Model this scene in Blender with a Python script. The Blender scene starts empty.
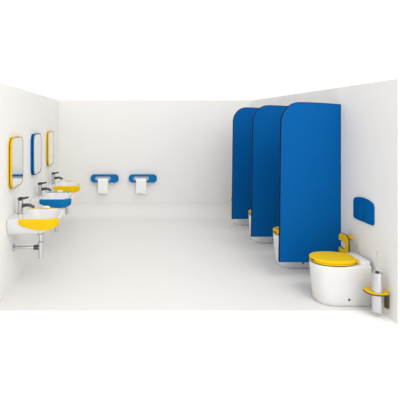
import bpy, bmesh, math
from math import sin, cos, pi, radians
from mathutils import Vector, Matrix

S = bpy.context.scene
C = S.collection

# ------------------------------------------------------------------ materials
def srgb(r, g, b):
    f = lambda c: (c/255/12.92) if c/255 <= .04045 else (((c/255)+.055)/1.055)**2.4
    return (f(r), f(g), f(b), 1)

def mat(name, col, rough=.5, metal=0, coat=0, noise=0.0, scale=20, bump=0.0, spec=.5):
    m = bpy.data.materials.new(name); m.use_nodes = True
    nt = m.node_tree; b = nt.nodes['Principled BSDF']
    b.inputs['Base Color'].default_value = col
    b.inputs['Roughness'].default_value = rough
    b.inputs['Metallic'].default_value = metal
    b.inputs['Coat Weight'].default_value = coat
    b.inputs['Specular IOR Level'].default_value = spec
    tc = nt.nodes.new('ShaderNodeTexCoord')
    n = nt.nodes.new('ShaderNodeTexNoise'); n.inputs['Scale'].default_value = scale
    n.inputs['Detail'].default_value = 4
    nt.links.new(tc.outputs['Object'], n.inputs['Vector'])
    if noise:
        r = nt.nodes.new('ShaderNodeMixRGB'); r.blend_type = 'MIX'
        r.inputs[1].default_value = tuple(c*(1-noise) for c in col[:3]) + (1,)
        r.inputs[2].default_value = tuple(min(1, c*(1+noise)) for c in col[:3]) + (1,)
        nt.links.new(n.outputs['Fac'], r.inputs[0])
        nt.links.new(r.outputs[0], b.inputs['Base Color'])
    if bump:
        bp = nt.nodes.new('ShaderNodeBump'); bp.inputs['Strength'].default_value = bump
        bp.inputs['Distance'].default_value = .002
        nt.links.new(n.outputs['Fac'], bp.inputs['Height'])
        nt.links.new(bp.outputs['Normal'], b.inputs['Normal'])
    return m

M = dict(
    wall=mat('white_plaster', (.81, .798, .779, 1), .8, noise=.01, scale=3, bump=.03, spec=.2),
    floor=mat('pale_resin_floor', (.765, .753, .735, 1), .6, noise=.01, scale=3, spec=.2),
    ground=mat('white_studio_floor', (.93, .93, .93, 1), .8, noise=.005, scale=2, spec=.2),
    ceramic=mat('white_ceramic', (.71, .71, .71, 1), .16, coat=.3, noise=.004),
    yellow=mat('yellow_plastic', (.78, .50, .005, 1), .42, noise=.02, spec=.08),
    yellow_edge=mat('dark_core_edge', (.07, .045, .02, 1), .5, noise=.05),
    blue=mat('blue_plastic', (.0, .145, .385, 1), .4, noise=.02, spec=.12),
    navy=mat('navy_edging', (.002, .012, .045, 1), .6, noise=.05, spec=.05),
    panel=mat('blue_laminate', (.0, .096, .325, 1), .5, noise=.02, scale=4, spec=.06),
    chrome=mat('chrome', (.62, .62, .63, 1), .12, metal=1, noise=.02),
    dark_chrome=mat('shaded_chrome', (.09, .09, .095, 1), .2, metal=1, noise=.02),  # darker chrome copy, dark reflections of the tap parts put into its colour
    mirror=mat('mirror_glass', (.86, .88, .88, 1), .01, metal=1),
    soap=mat('cream_soap', (.86, .72, .47, 1), .45, noise=.03),
    towel=mat('white_towel', (.86, .86, .85, 1), .95, noise=.03, scale=250, bump=.5, spec=.1),
    steel=mat('satin_steel', (.60, .60, .61, 1), .3, metal=.9, noise=.02),
    dark=mat('dark_rubber', (.02, .02, .02, 1), .5, noise=.1),
)

# ------------------------------------------------------------------ helpers
def obj(name, bm, m, parent=None, loc=None, smooth=True, angle=35):
    bmesh.ops.recalc_face_normals(bm, faces=bm.faces[:])
    me = bpy.data.meshes.new(name); bm.to_mesh(me); bm.free()
    me.materials.append(M[m])
    if smooth:
        me.shade_smooth(); me.set_sharp_from_angle(angle=radians(angle))
    o = bpy.data.objects.new(name, me); C.objects.link(o)
    if parent: o.parent = parent
    if loc: o.location = loc
    return o

def thing(name, label, cat, loc, group=None):
    o = bpy.data.objects.new(name, None); C.objects.link(o)
    o.empty_display_size = .05
    o.location = loc; tag(o, label, cat, group); return o

def tag(o, label, cat, group=None):
    o['label'] = label; o['category'] = cat
    if group: o['group'] = group
    return o

def struct(o):
    o['kind'] = 'structure'; return o

def dup(root, loc, label, swap=None):
    r = root.copy(); C.objects.link(r); r.location = loc; r['label'] = label
    def kids(src, dst):
        for ch in list(src.children):
            c = ch.copy(); C.objects.link(c); c.parent = dst
            if swap and c.data and c.data.materials and c.data.materials[0] in swap:
                c.data = c.data.copy(); c.data.materials[0] = swap[c.data.materials[0]]
            kids(ch, c)
    kids(root, r)
    return r

def box(bm, a, b, bev=0, seg=2):
    v = [bm.verts.new((x, y, z)) for x in (a[0], b[0]) for y in (a[1], b[1]) for z in (a[2], b[2])]
    q = [(0,1,3,2),(4,6,7,5),(0,4,5,1),(2,3,7,6),(0,2,6,4),(1,5,7,3)]
    fs = [bm.faces.new([v[i] for i in f]) for f in q]
    if bev:
        es = list({e for f in fs for e in f.edges})
        bmesh.ops.bevel(bm, geom=es, offset=bev, segments=seg, profile=.5, affect='EDGES')

def loft(bm, rings, cap0=True, cap1=True, closed=True):
    R = [[bm.verts.new(p) for p in r] for r in rings]
    n = len(R[0])
    for a, b in zip(R, R[1:]):
        for i in range(n if closed else n-1):
            bm.faces.new((a[i], a[(i+1) % n], b[(i+1) % n], b[i]))
    if cap0: bm.faces.new(R[0][::-1])
    if cap1: bm.faces.new(R[-1])
    return R

def circ(c, r, u, v, n=24):
    c, u, v = Vector(c), Vector(u), Vector(v)
    return [c + r*cos(2*pi*i/n)*u + r*sin(2*pi*i/n)*v for i in range(n)]

def lathe(bm, prof, c=(0,0,0), axis='Z', n=32):
    U = {'Z': ((1,0,0),(0,1,0),(0,0,1)), 'X': ((0,1,0),(0,0,1),(1,0,0)), 'Y': ((0,0,1),(1,0,0),(0,1,0))}[axis]
    loft(bm, [circ(Vector(c)+h*Vector(U[2]), max(r, .0004), U[0], U[1], n) for r, h in prof])

def tube(bm, pts, rad, n=16):
    pts = [Vector(p) for p in pts]
    rs = rad if isinstance(rad, (list, tuple)) else [rad]*len(pts)
    rings = []; u = None
    for i, p in enumerate(pts):
        t = (pts[min(i+1, len(pts)-1)] - pts[max(i-1, 0)]).normalized()
        if u is None:
            u = t.orthogonal().normalized()
        else:
            u = (u - u.dot(t)*t).normalized()
        rings.append(circ(p, rs[i], u, t.cross(u), n))
    loft(bm, rings)

def rrect(x0, x1, y0, y1, r, n=8):
    """rounded rectangle, r = (x0y0, x1y0, x1y1, x0y1) corner radii"""
    if not isinstance(r, (list, tuple)): r = (r,)*4
    out = []
    for (cx, cy, sx, sy, a0), q in zip(((x0,y0,1,1,pi), (x1,y0,-1,1,1.5*pi), (x1,y1,-1,-1,0), (x0,y1,1,-1,.5*pi)), r):
        for i in range(n+1):
            a = a0 + .5*pi*i/n
            out.append((cx + sx*q + q*cos(a), cy + sy*q + q*sin(a)))
    return out

def prism(bm, outline, d0, d1, f, bev=0, seg=2):
    """outline (u, v) extruded from depth d0 to d1; f(u, v, d) -> point; front rim bevelled"""
    rings = []
    n = len(outline)
    def inset(k):
        if not k: return outline
        res = []
        A = sum(outline[i][0]*outline[(i+1)%n][1]-outline[(i+1)%n][0]*outline[i][1] for i in range(n))
        s = 1 if A > 0 else -1
        for i in range(n):
            p, c, q = Vector(outline[i-1]), Vector(outline[i]), Vector(outline[(i+1) % n])
            t = (q-p)
            t = t.normalized() if t.length > 1e-9 else Vector((1, 0))
            nn = Vector((-t.y, t.x))*s
            res.append(tuple(c + nn*k))
        return res
    sg = 1 if d1 > d0 else -1
    rings.append([f(u, v, d0) for u, v in outline])
    if bev:
        for i in range(seg+1):
            a = .5*pi*i/seg
            rings.append([f(u, v, d1 - sg*bev*(1-sin(a))) for u, v in inset(bev*(1-cos(a)))])
    else:
        rings.append([f(u, v, d1) for u, v in outline])
    loft(bm, rings)

def ring_plate(bm, outer, inner, d0, d1, f):
    n = len(outer)
    L = [[bm.verts.new(f(u, v, d)) for u, v in o] for o, d in ((outer, d0), (outer, d1), (inner, d1), (inner, d0))]
    for k in range(4):
        a, b = L[k], L[(k+1) % 4]
        for i in range(n):
            bm.faces.new((a[i], a[(i+1) % n], b[(i+1) % n], b[i]))

# ------------------------------------------------------------------ room dimensions (metres)
XL, XR, YB, YF, ZT = -.91, 1.83, 5.93, 2.99, 1.63
T = .08
def wallbox(name, a, b, m):
    bm = bmesh.new(); box(bm, a, b)
    return struct(obj(name, bm, m, smooth=False))
wallbox('wall_left', (XL-T, YF, 0), (XL, YB, ZT), 'wall')
wallbox('wall_right', (XR, 2.797, -.003), (XR+T, YB, ZT), 'wall')
wallbox('wall_back', (XL-T, YB, 0), (XR+T, YB+T, ZT), 'wall')
# pale floor sheet, swept up into the back wall by a small cove
bm = bmesh.new()
prof = [(YF, 0), (YB-.20, 0)] + [(YB-.20+.199*sin(a), .199*(1-cos(a))) for a in [pi/2*i/20 for i in range(1, 21)]] + [(YB, -.003), (YF, -.003)]
loft(bm, [[(x, y, z) for y, z in prof] for x in (XL, XR)])
struct(obj('floor', bm, 'floor', angle=30))
wallbox('ground', (-12, -8, -.12), (12, 18, -.003), 'ground')

# ------------------------------------------------------------------ wall mirrors (left wall)
def make_mirror(loc, label):
    t = thing('wall_mirror', label, 'mirror', loc, 'mirrors above the washbasins')
    w, h, d = .37, .41, .036
    f = lambda u, v, dd: (dd, u, v)
    bm = bmesh.new()
    out = rrect(-w/2, w/2, -h/2, h/2, .075, 10)
    inn = rrect(-w/2+.003, w/2-.003, -h/2+.003, h/2-.003, .0725, 10)
    ring_plate(bm, out, inn, 0, d, f)
    bmesh.ops.recalc_face_normals(bm, faces=bm.faces[:])
    obj('frame', bm, 'yellow', t)
    bm = bmesh.new()
    prism(bm, inn, .002, d-.0015, f)
    obj('mirror_glass', bm, 'mirror', t, smooth=False)
    bm = bmesh.new()
    o2 = rrect(-w/2-.0015, w/2+.0015, -h/2-.0015, h/2+.0015, .076, 10)
    ring_plate(bm, o2, out, d*.36, d*.58, f)
    obj('groove', bm, 'yellow_edge', t)
    bm = bmesh.new()
    ring_plate(bm, inn, rrect(-w/2+.007, w/2-.007, -h/2+.007, h/2-.007, .0685, 10), d-.0015, d-.0004, f)
    obj('glass_seal', bm, 'yellow_edge', t)
    return t
SP = .82
swap_yb = {M['yellow']: M['blue'], M['yellow_edge']: M['navy']}
MY, MZ = 3.31+.185, 1.36-42.0*3.5/420
mir = make_mirror((XL, MY, MZ), 'yellow framed rounded mirror nearest the camera on the white left wall')
dup(mir, (XL, MY+SP, MZ), 'blue framed rounded mirror on the white left wall', swap_yb)
dup(mir, (XL, MY+2*SP, MZ), 'small looking yellow framed mirror farthest along the left wall')

# ------------------------------------------------------------------ washbasins (origin: wall face, rim centre, floor)
ZR = .578
def make_basin(loc, label):
    t = thing('washbasin', label, 'washbasin', loc, 'washbasins along the left wall')
    D, HW = .405, .212
    bm = bmesh.new()
    def ring(z, x0, x1, hw, rf, rb=.012):
        return [(x, y, z) for x, y in rrect(x0, x1, -hw, hw, (rb, rf, rf, rb), 8)]
    rings = [
        ring(.440, 0, .20, .10, .09, .01),
        ring(.446, 0, .27, .160, .12),
        ring(.468, 0, .32, .190, .12),
        ring(.510, 0, .365, .205, .12),
        ring(.550, 0, .392, .210, .12),
        ring(ZR-.004, 0, D, HW, .12),
        ring(ZR, .003, D-.004, HW-.004, .117),
        ring(ZR, .115, D-.016, HW-.020, .10, .05),
        ring(ZR-.006, .120, D-.021, HW-.025, .098, .05),
        ring(ZR-.045, .130, D-.035, HW-.040, .09, .05),
        ring(ZR-.082, .155, D-.075, HW-.070, .07, .05),
        ring(ZR-.092, .20, D-.13, HW-.12, .05, .04),
    ]
    loft(bm, rings)
    obj('bowl', bm, 'ceramic', t, angle=40)
    # coloured bumper along each side, hugging the rim
    for sgn in (-1, 1):
        path = [(.098 + .187*i/10, -HW) for i in range(11)]
        cx, cy, r = D-.12, -HW+.12, .12
        for i in range(1, 9):
            a = -pi/2 + radians(60 if sgn > 0 else 22)*i/8
            path.append((cx + r*cos(a), cy + r*sin(a)))
        bm = bmesh.new(); rings = []
        N = len(path)
        for i, (x, y) in enumerate(path):
            q = i/(N-1)
            a = Vector(path[max(i-1, 0)]); b = Vector(path[min(i+1, N-1)])
            tt = (b-a).normalized(); nn = Vector((tt.y, -tt.x))
            dep = .031 + .044*sin(pi*(q*.80+.04)) + .006*min(1, q*8)
            zt, zb = ZR+.003, ZR-dep
            p0 = Vector((x, y)) - nn*.012; p1 = Vector((x, y)) + nn*.010; p2 = Vector((x, y)) + nn*.015
            p3 = Vector((x, y)) + nn*.006; p4 = Vector((x, y)) - nn*.016
            rings.append([(p0.x, p0.y*sgn, zt), (p1.x, p1.y*sgn, zt), (p2.x, p2.y*sgn, zt-.006),
                          (p2.x, p2.y*sgn, zb+.022), (p3.x, p3.y*sgn, zb), (p4.x, p4.y*sgn, zb+.006)])
        loft(bm, rings)
        obj('side_bumper', bm, 'yellow', t)
    # waste
    bm = bmesh.new(); lathe(bm, [(.022, 0), (.024, .003), (.016, .005), (.012, .009), (0, .010)], (.235, 0, ZR-.0925))
    obj('drain', bm, 'chrome', t)
    # tap
    bm = bmesh.new()
    lathe(bm, [(.028, 0), (.028, .006), (.0225, .010), (.021, .09), (.0225, .10), (.020, .112), (.012, .117)], (.060, 0, ZR))
    tap = obj('tap', bm, 'chrome', t)
    bm = bmesh.new()
    tube(bm, [(.062, 0, ZR+.058), (.085, 0, ZR+.068), (.115, 0, ZR+.074), (.145, 0, ZR+.070), (.165, 0, ZR+.060), (.171, 0, ZR+.050)],
         [.017, .0155, .014, .013, .0125, .012])
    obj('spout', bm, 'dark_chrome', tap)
    bm = bmesh.new()
    tube(bm, [(.040, 0, ZR+.121), (.060, 0, ZR+.127), (.090, 0, ZR+.129), (.120, 0, ZR+.136), (.128, 0, ZR+.138)],
         [.011, .0135, .010, .008, .006])
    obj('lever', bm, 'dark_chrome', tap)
    # bottle trap
    bm = bmesh.new()
    lathe(bm, [(.0, .205), (.014, .205), (.021, .209), (.021, .326), (.024, .328), (.024, .346), (.014, .350), (.014, .395),
               (.025, .397), (.025, .412), (.016, .414), (.016, .444)], (.228, 0, 0))
    tr = obj('bottle_trap', bm, 'chrome', t)
    bm = bmesh.new(); tube(bm, [(.002, 0, .30), (.19, 0, .30), (.21, 0, .30)], .0135)
    obj('outlet_pipe', bm, 'chrome', tr)
    bm = bmesh.new(); lathe(bm, [(.014, .170), (.020, .171), (.020, .205), (.014, .207)], (0, 0, .30), 'X')
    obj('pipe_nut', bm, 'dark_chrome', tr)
    bm = bmesh.new(); lathe(bm, [(.036, 0), (.036, .004), (.022, .016), (.015, .018)], (0, 0, .30), 'X')
    obj('wall_flange', bm, 'chrome', tr)
    return t
BY = 3.483
b1 = make_basin((XL, BY, 0), 'yellow sided white washbasin nearest the camera with full chrome bottle trap in view')
b2 = dup(b1, (XL, BY+SP, 0), 'white washbasin with blue sides between the two yellow sided ones', swap_yb)
b3 = dup(b1, (XL, BY+2*SP, 0), 'yellow sided white washbasin farthest from the camera near the back wall')

def make_soap(loc, label):
    bm = bmesh.new()
    rr = lambda z, k: [(x, y, z) for x, y in rrect(-.032*k, .032*k, -.018*k, .018*k, .015*k, 6)]
    loft(bm, [rr(0, .85), rr(.004, 1), rr(.014, 1), rr(.018, .85), rr(.020, .5)])
    return tag(obj('soap_bar', bm, 'soap', loc=loc), label, 'soap', 'soap bars on the washbasins')
SX = XL+.235
sp1 = make_soap((SX, BY+.203, ZR+.003), 'cream soap bar on the far rim of the nearest yellow sided washbasin')
for k, lab in ((1, 'cream soap bar on the far rim of the blue sided washbasin'),
               (2, 'cream soap bar on the yellow sided washbasin farthest from the camera')):
    o = sp1.copy(); C.objects.link(o); o.location = (SX, BY+.203+k*SP, ZR+.003); o['label'] = lab

# ------------------------------------------------------------------ towel rails + towels on the back wall
PX = YB/420
def make_rail(loc, label):
    t = thing('towel_rail', label, 'towel rail', loc, 'blue towel rails on the back wall')
    f = lambda u, v, d: (u, -d, v)
    W, H = .395, .116
    out = rrect(-W/2, W/2, -H/2, H/2, .054, 10)
    inn = rrect(-W/2+.066, W/2-.110, -.030, .026, .024, 10)
    bm = bmesh.new(); ring_plate(bm, out, inn, .045, .063, f)
    obj('rail_plate', bm, 'blue', t)
    for x in (-.160, .145):
        bm = bmesh.new(); lathe(bm, [(.020, 0), (.020, -.006), (.011, -.009), (.011, -.046)], (x, 0, 0), 'Y')
        obj('wall_mount', bm, 'chrome', t)
    return t
def make_towel(loc, label):
    # a strip folded over the lower bar of the rail: back fall, over the bar, front fall
    bm = bmesh.new()
    prof = [(-.035, -.150), (-.036, -.10), (-.038, -.060), (-.041, -.026), (-.044, -.004), (-.053, .004), (-.062, -.004), (-.067, -.026),
            (-.069, -.060), (-.067, -.11), (-.066, -.165), (-.0655, -.205)]
    w, th = .142, .0035
    L = []
    nx = 12
    for (y, z), i in zip(prof, range(len(prof))):
        row = []
        for k in range(nx+1):
            u = -w/2 + w*k/nx
            row.append(bm.verts.new((u*(1+.02*(i == len(prof)-1)), y - .0014*sin(u*90)*(i/len(prof)), z)))
        L.append(row)
    for a, b in zip(L, L[1:]):
        for k in range(nx):
            bm.faces.new((a[k], a[k+1], b[k+1], b[k]))
    bmesh.ops.recalc_face_normals(bm, faces=bm.faces[:])
    bmesh.ops.solidify(bm, geom=bm.faces[:], thickness=th)
    return tag(obj('hand_towel', bm, 'towel', loc=loc, angle=60), label, 'towel', 'white towels on the rails')
RZ = 1.36-58.4*PX
RX1, RX2 = (104.8-123)*PX, (142.6-123)*PX
r1 = make_rail((RX1, YB, RZ), 'left blue rounded towel rail with a slot on the white back wall')
dup(r1, (RX2, YB, RZ), 'right blue rounded towel rail with a slot on the white back wall')
t1 = make_towel((RX1-.022, YB, RZ-.003), 'white hand towel hanging from the left blue rail on the back wall')
o = t1.copy(); C.objects.link(o); o.location = (RX2-.022, YB, RZ-.003)
o['label'] = 'white hand towel hanging from the right blue rail on the back wall'

# ------------------------------------------------------------------ blue stall partitions
def make_partition(loc, label):
    t = thing('stall_partition', label, 'partition', loc, 'blue stall partitions')
    f = lambda u, v, d: (u, d, v)
    wb, zb, zt, r = XR-1.312, .162, 1.507, .160
    def outline(k=0):
        pts = [(-wb+k, zb+k), (-k, zb+k), (-k, zt-.020-k)]
        # gently falling top edge, then the big rounded corner
        cx, cz = -wb+.014+r, zt-r-.020
        for i in range(1, 6):
            q = i/6
            pts.append((-k + (cx+.02)*q, zt-.020-k + .019*(1-(1-q)**1.6)))
        for i in range(0, 15):
            a = pi/2 + pi/2*i/14
            pts.append((cx + (r-k)*cos(a), cz + (r+.020-k)*sin(a)))
        return pts
    bm = bmesh.new(); prism(bm, outline(.004), 0, .022, f)
    obj('board', bm, 'panel', t, smooth=False)
    bm = bmesh.new(); ring_plate(bm, outline(0), outline(.0045), .001, .023, f)
    obj('edge_band', bm, 'navy', t)
    for z in (.35, 1.25):
        bm = bmesh.new(); box(bm, (-.05, .022, z-.03), (0, .032, z+.03), .002)
        box(bm, (-.006, .022, z-.03), (0, .072, z+.03), .002)
        obj('wall_bracket', bm, 'chrome', t)
    return t
PY, PS = 3.525, .765
p1 = make_partition((XR, PY, 0), 'front blue stall partition, largest, whole face visible behind the yellow lidded toilet')
dup(p1, (XR, PY+PS, 0), 'middle blue stall partition, partly hidden behind the front one')
dup(p1, (XR, PY+2*PS, 0), 'rear blue stall partition nearest the back wall')

# ------------------------------------------------------------------ toilets
def dring(z, xf, hw, xb=0.0, ex=2.3, rb=.02, n=30):
    """D-shaped ring: nose toward -X at xf, straight sides, back at xb"""
    pts = []
    xm = xf + hw*1.25
    for i in range(n+1):
        a = -pi/2 - pi*i/n         # from -Y side round the nose to +Y side
        c, s = cos(a), sin(a)
        pts.append((xm - abs(c)**(2/ex)*(xm-xf), (1 if s > 0 else -1)*abs(s)**(2/ex)*hw, z))
    for i in range(5):
        a = pi/2*i/4
        pts.append((xb-rb+rb*sin(a), hw-rb+rb*cos(a), z))
    for i in range(5):
        a = pi/2*i/4
        pts.append((xb-rb+rb*cos(a), -hw+rb-rb*sin(a), z))
    return pts
def make_toilet(loc, label):
    t = thing('toilet', label, 'toilet', loc, 'small floor standing toilets')
    bm = bmesh.new()
    prof = [(0, -.376, .106), (.004, -.384, .112), (.03, -.391, .116), (.10, -.398, .120), (.18, -.406, .124), (.245, -.412, .126), (.284, -.413, .126),
            (.291, -.411, .124), (.294, -.406, .119)]
    loft(bm, [dring(z, xf, hw, xb=-.024, rb=.02, ex=2.5) for z, xf, hw in prof])
    obj('pan', bm, 'ceramic', t, angle=50)
    # raised deck behind the seat
    def deck(z, k): return [(x, y, z) for x, y in rrect(-.098+k, -.024-k, -.114+k, .114-k, (.03, .02, .02, .03), 6)]
    bm = bmesh.new(); loft(bm, [deck(.270, 0), deck(.320, .001), deck(.326, .003), deck(.328, .008)])
    obj('deck', bm, 'ceramic', t)
    def ov(z, k, xb=-.092):
        n = 48; L = []
        x0, x1 = -.417, xb
        cx, rx = (x0+x1)/2, (x1-x0)/2
        for i in range(n):
            a = 2*pi*i/n
            c, s = cos(a), sin(a)
            e = 2/2.35
            L.append((cx+(rx-k)*math.copysign(abs(c)**e, c), (.127-k)*math.copysign(abs(s)**e, s), z+.020))
        return L
    bm = bmesh.new()
    loft(bm, [ov(.2745, .012), ov(.277, .006), ov(.283, .003), ov(.288, .004), ov(.289, .008)])
    obj('seat', bm, 'yellow', t)
    bm = bmesh.new()
    loft(bm, [ov(.2895, .010), ov(.291, .004), ov(.297, .001), ov(.305, .003), ov(.311, .010), ov(.3135, .022), ov(.3125, .028), ov(.314, .05), ov(.315, .08)])
    lid = obj('lid', bm, 'yellow', t)
    bm = bmesh.new(); loft(bm, [ov(.2712, .0035), ov(.2752, .0025)])
    obj('dark_strip', bm, 'yellow_edge', t)  # dark strip along the line between seat and pan
    bm = bmesh.new(); box(bm, (-.4205, -.045, .311), (-.405, -.005, .319), .003)
    obj('finger_grip', bm, 'yellow_edge', lid)
    for y in (-.06, .06):
        bm = bmesh.new(); lathe(bm, [(.010, -.02), (.011, -.018), (.011, .018), (.010, .02)], (-.104, y, .310), 'Y', 16)
        obj('hinge', bm, 'yellow', t)
    for y in (-1, 1):
        bm = bmesh.new(); lathe(bm, [(.009, 0), (.009, y*.003), (.007, y*.005), (.0, y*.0055)],
                                (-.190, y*.1150, .053), 'Y', 16)
        obj('bolt_cap', bm, 'dark_chrome', t)
    return t
TY, TS = 3.162, .776
to = make_toilet((XR, TY, 0), 'front white toilet with closed yellow lid, fully visible at the right wall')
dup(to, (XR, TY+TS, 0), 'white toilet with yellow lid peeking out behind the front blue partition')
dup(to, (XR, TY+2*TS, 0), 'white toilet with yellow lid peeking out behind the middle blue partition')
dup(to, (XR, TY+3*TS, 0), 'white toilet behind the rear blue partition, only its base showing beneath')

# ------------------------------------------------------------------ flush plate (right wall)
fp = thing('flush_plate', 'blue arched flush plate on the right wall above the front toilet', 'flush plate', (XR, 3.185, .662))
fw = lambda u, v, d: (-d, u, v)
W, H = .262, .155
def arch(k, w=W, h=H, up=.026):
    pts = []
    a, b = w/2-k, h/2-k
    r = .022
    for i in range(7):
        q = pi + pi/2*i/6; pts.append((-a+r+r*cos(q), -b+r+r*sin(q)))
    for i in range(7):
        q = 1.5*pi + pi/2*i/6; pts.append((a-r+r*cos(q), -b+r+r*sin(q)))
    pts.append((a, b-.02))
    for i in range(13):
        q = pi*(.10+.8*i/12); pts.append((a*cos(q)*1.0, b-.012 + (up+.012)*sin(q)))
    pts.append((-a, b-.02))
    return pts
bm = bmesh.new(); prism(bm, arch(0), 0, .014, fw, .004, 3)
obj('plate', bm, 'panel', fp)
for s in (-1, 1):
    pts = []
    for i in range(17):
        q = pi*i/16; pts.append((s*.056 + .043*cos(q), -.015 + .055*sin(q)))
    pts += [(s*.056-.043, -.050), (s*.056+.043, -.050)]
    bm = bmesh.new(); prism(bm, pts, .013, .0175, fw, .002, 2)
    bt = obj('button', bm, 'panel', fp)
    cx = s*.056
    bm = bmesh.new(); ring_plate(bm, [(cx+(u-cx)*1.05, v*1.05) for u, v in pts], [(cx+(u-cx)*.985, v*.985) for u, v in pts], .0135, .0182, fw)
    obj('button_rim', bm, 'blue', bt)

# ------------------------------------------------------------------ yellow paper holder on the right wall
ph = thing('paper_holder', 'yellow open slotted paper holder on the right wall behind the front toilet', 'paper holder', (XR, 3.335, .372))
def hook(k):
    a, b = .072+k, .078+k
    pts = []
    for (cx, cy, r, a0, a1) in ((-a, -b, .045, pi, 1.5*pi), (a, -b, .02, 1.5*pi, 2*pi)):
        sx = 1 if cx < 0 else -1
        for i in range(7):
            q = a0 + (a1-a0)*i/6; pts.append((cx+sx*r+r*cos(q), cy+r+r*sin(q)))
    pts += [(a, -.045+k)]
    pts += [(a-.012, -.040+k), (-a+.075, -.040+k)]
    for i in range(7):
        q = 1.5*pi - pi*i/6; pts.append((-a+.075+.030*cos(q), -.010+(.030-k)*sin(q)))
    pts += [(.030, .020-k), (a-.012, .015-k), (a, .022-k)]
    for (cx, cy, r, a0, a1) in ((a, b, .045, 0, .5*pi), (-a, b, .045, .5*pi, pi)):
        sx = 1 if cx < 0 else -1
        for i in range(7):
            q = a0 + (a1-a0)*i/6; pts.append((cx+sx*r+r*cos(q), cy-r+r*sin(q)))
    return pts
bm = bmesh.new(); prism(bm, hook(0), .064, .080, fw)
obj('holder_plate', bm, 'yellow', ph)
bm = bmesh.new(); ring_plate(bm, hook(.002), hook(0), .066, .079, fw)
obj('edge_band', bm, 'yellow_edge', ph)
for y in (.030,):
    bm = bmesh.new(); lathe(bm, [(.022, 0), (.022, -.008), (.014, -.012), (.014, -.065)], (0, y, .045), 'X', 20)
    obj('wall_mount', bm, 'yellow', ph)

# ------------------------------------------------------------------ toilet brush and its holder
bx, by = XR-.072, 2.905
bh = thing('brush_holder', 'pale satin cylinder brush holder in a yellow wall ring beside the front toilet', 'toilet brush holder', (bx, by, 0))
bm = bmesh.new()
lathe(bm, [(.033, .034), (.0355, .037), (.0355, .300), (.034, .303), (.032, .300), (.032, .045), (0, .044)], n=40)
obj('cup', bm, 'steel', bh)
oval = rrect(-.073, .070, -.056, .088, (.060, .045, .05, .065), 10)
hole = [(.0372*cos(a), .0372*sin(a)) for a in [pi*1.25 + 2*pi*i/len(oval) for i in range(len(oval))]]
hz = lambda u, v, d: (u, v, d)
bm = bmesh.new(); ring_plate(bm, oval, hole, .160, .171, hz)
obj('holder_ring', bm, 'yellow', bh)
o2 = rrect(-.075, .0705, -.058, .090, (.062, .047, .052, .067), 10)
bm = bmesh.new(); ring_plate(bm, o2, oval, .1595, .1685, hz)
obj('edge_band', bm, 'yellow_edge', bh)
bm = bmesh.new(); box(bm, (.052, -.022, .06), (.0715, .008, .1595), .002)
obj('wall_bracket', bm, 'yellow_edge', bh)
br = thing('toilet_brush', 'thin chrome handled toilet brush standing in the pale cylinder holder', 'toilet brush', (bx, by, .09))
bm = bmesh.new()
lathe(bm, [(.004, -.044), (.0045, .19), (.0045, .355), (.003, .360)], n=16)
obj('handle', bm, 'chrome', br)
bm = bmesh.new(); lathe(bm, [(.0046, .202), (.031, .2025), (.031, .208), (.029, .211), (.0046, .212)], n=32)
obj('cover_disc', bm, 'steel', br)
bm = bmesh.new(); lathe(bm, [(.004, .2125), (.013, .2145), (.013, .217), (.007, .222), (.0046, .224)], n=24)
obj('handle_collar', bm, 'dark_chrome', br)

# ------------------------------------------------------------------ light, world, camera
w = bpy.data.worlds.new('World'); S.world = w; w.use_nodes = True
bg = w.node_tree.nodes['Background']
bg.inputs['Color'].default_value = (1, .995, .985, 1)
bg.inputs['Strength'].default_value = 1.05
def sun(name, d, strength, ang, col=(1, .97, .93)):
    l = bpy.data.lights.new(name, 'SUN'); l.energy = strength; l.angle = radians(ang); l.color = col
    o = bpy.data.objects.new(name, l); C.objects.link(o)
    o.rotation_euler = Vector(d).to_track_quat('-Z', 'Y').to_euler()
    o.location = (0, 0, 5)
    return o
sun('sun', (-.20, .48, -.84), .28, 30)
sun('side_fill', (-.80, .30, -.52), .22, 55, (1, .98, .95))  # added side fill that lifts the left wall
sun('fill_sun', (-.12, .94, -.33), .36, 60, (1, 1, 1))  # added frontal fill for the back wall and partitions
# added unseen area lamp, up and right of the camera, brightens the left wall
sb = bpy.data.lights.new('area_fill', 'AREA'); sb.shape = 'RECTANGLE'; sb.size = 1.4; sb.size_y = 1.0; sb.energy = 27; sb.color = (1, .985, .96)
so = bpy.data.objects.new('area_fill', sb); C.objects.link(so); so.location = (1.5, 1.0, 2.9)
so.rotation_euler = (Vector((-.5, 4.6, .6)) - so.location).to_track_quat('-Z', 'Y').to_euler()

cam = bpy.data.cameras.new('camera'); co = bpy.data.objects.new('camera', cam); C.objects.link(co)
co.location = (0, 0, 1.36); co.rotation_euler = (pi/2, 0, 0)
cam.sensor_width = 36; cam.lens = 420/400*36
cam.shift_x = 77/400; cam.shift_y = -80.5/400
S.camera = co
S.view_settings.view_transform = 'Standard'; S.view_settings.look = 'None'
S.view_settings.gamma = 1; S.view_settings.exposure = 0; S.view_settings.use_curve_mapping = False
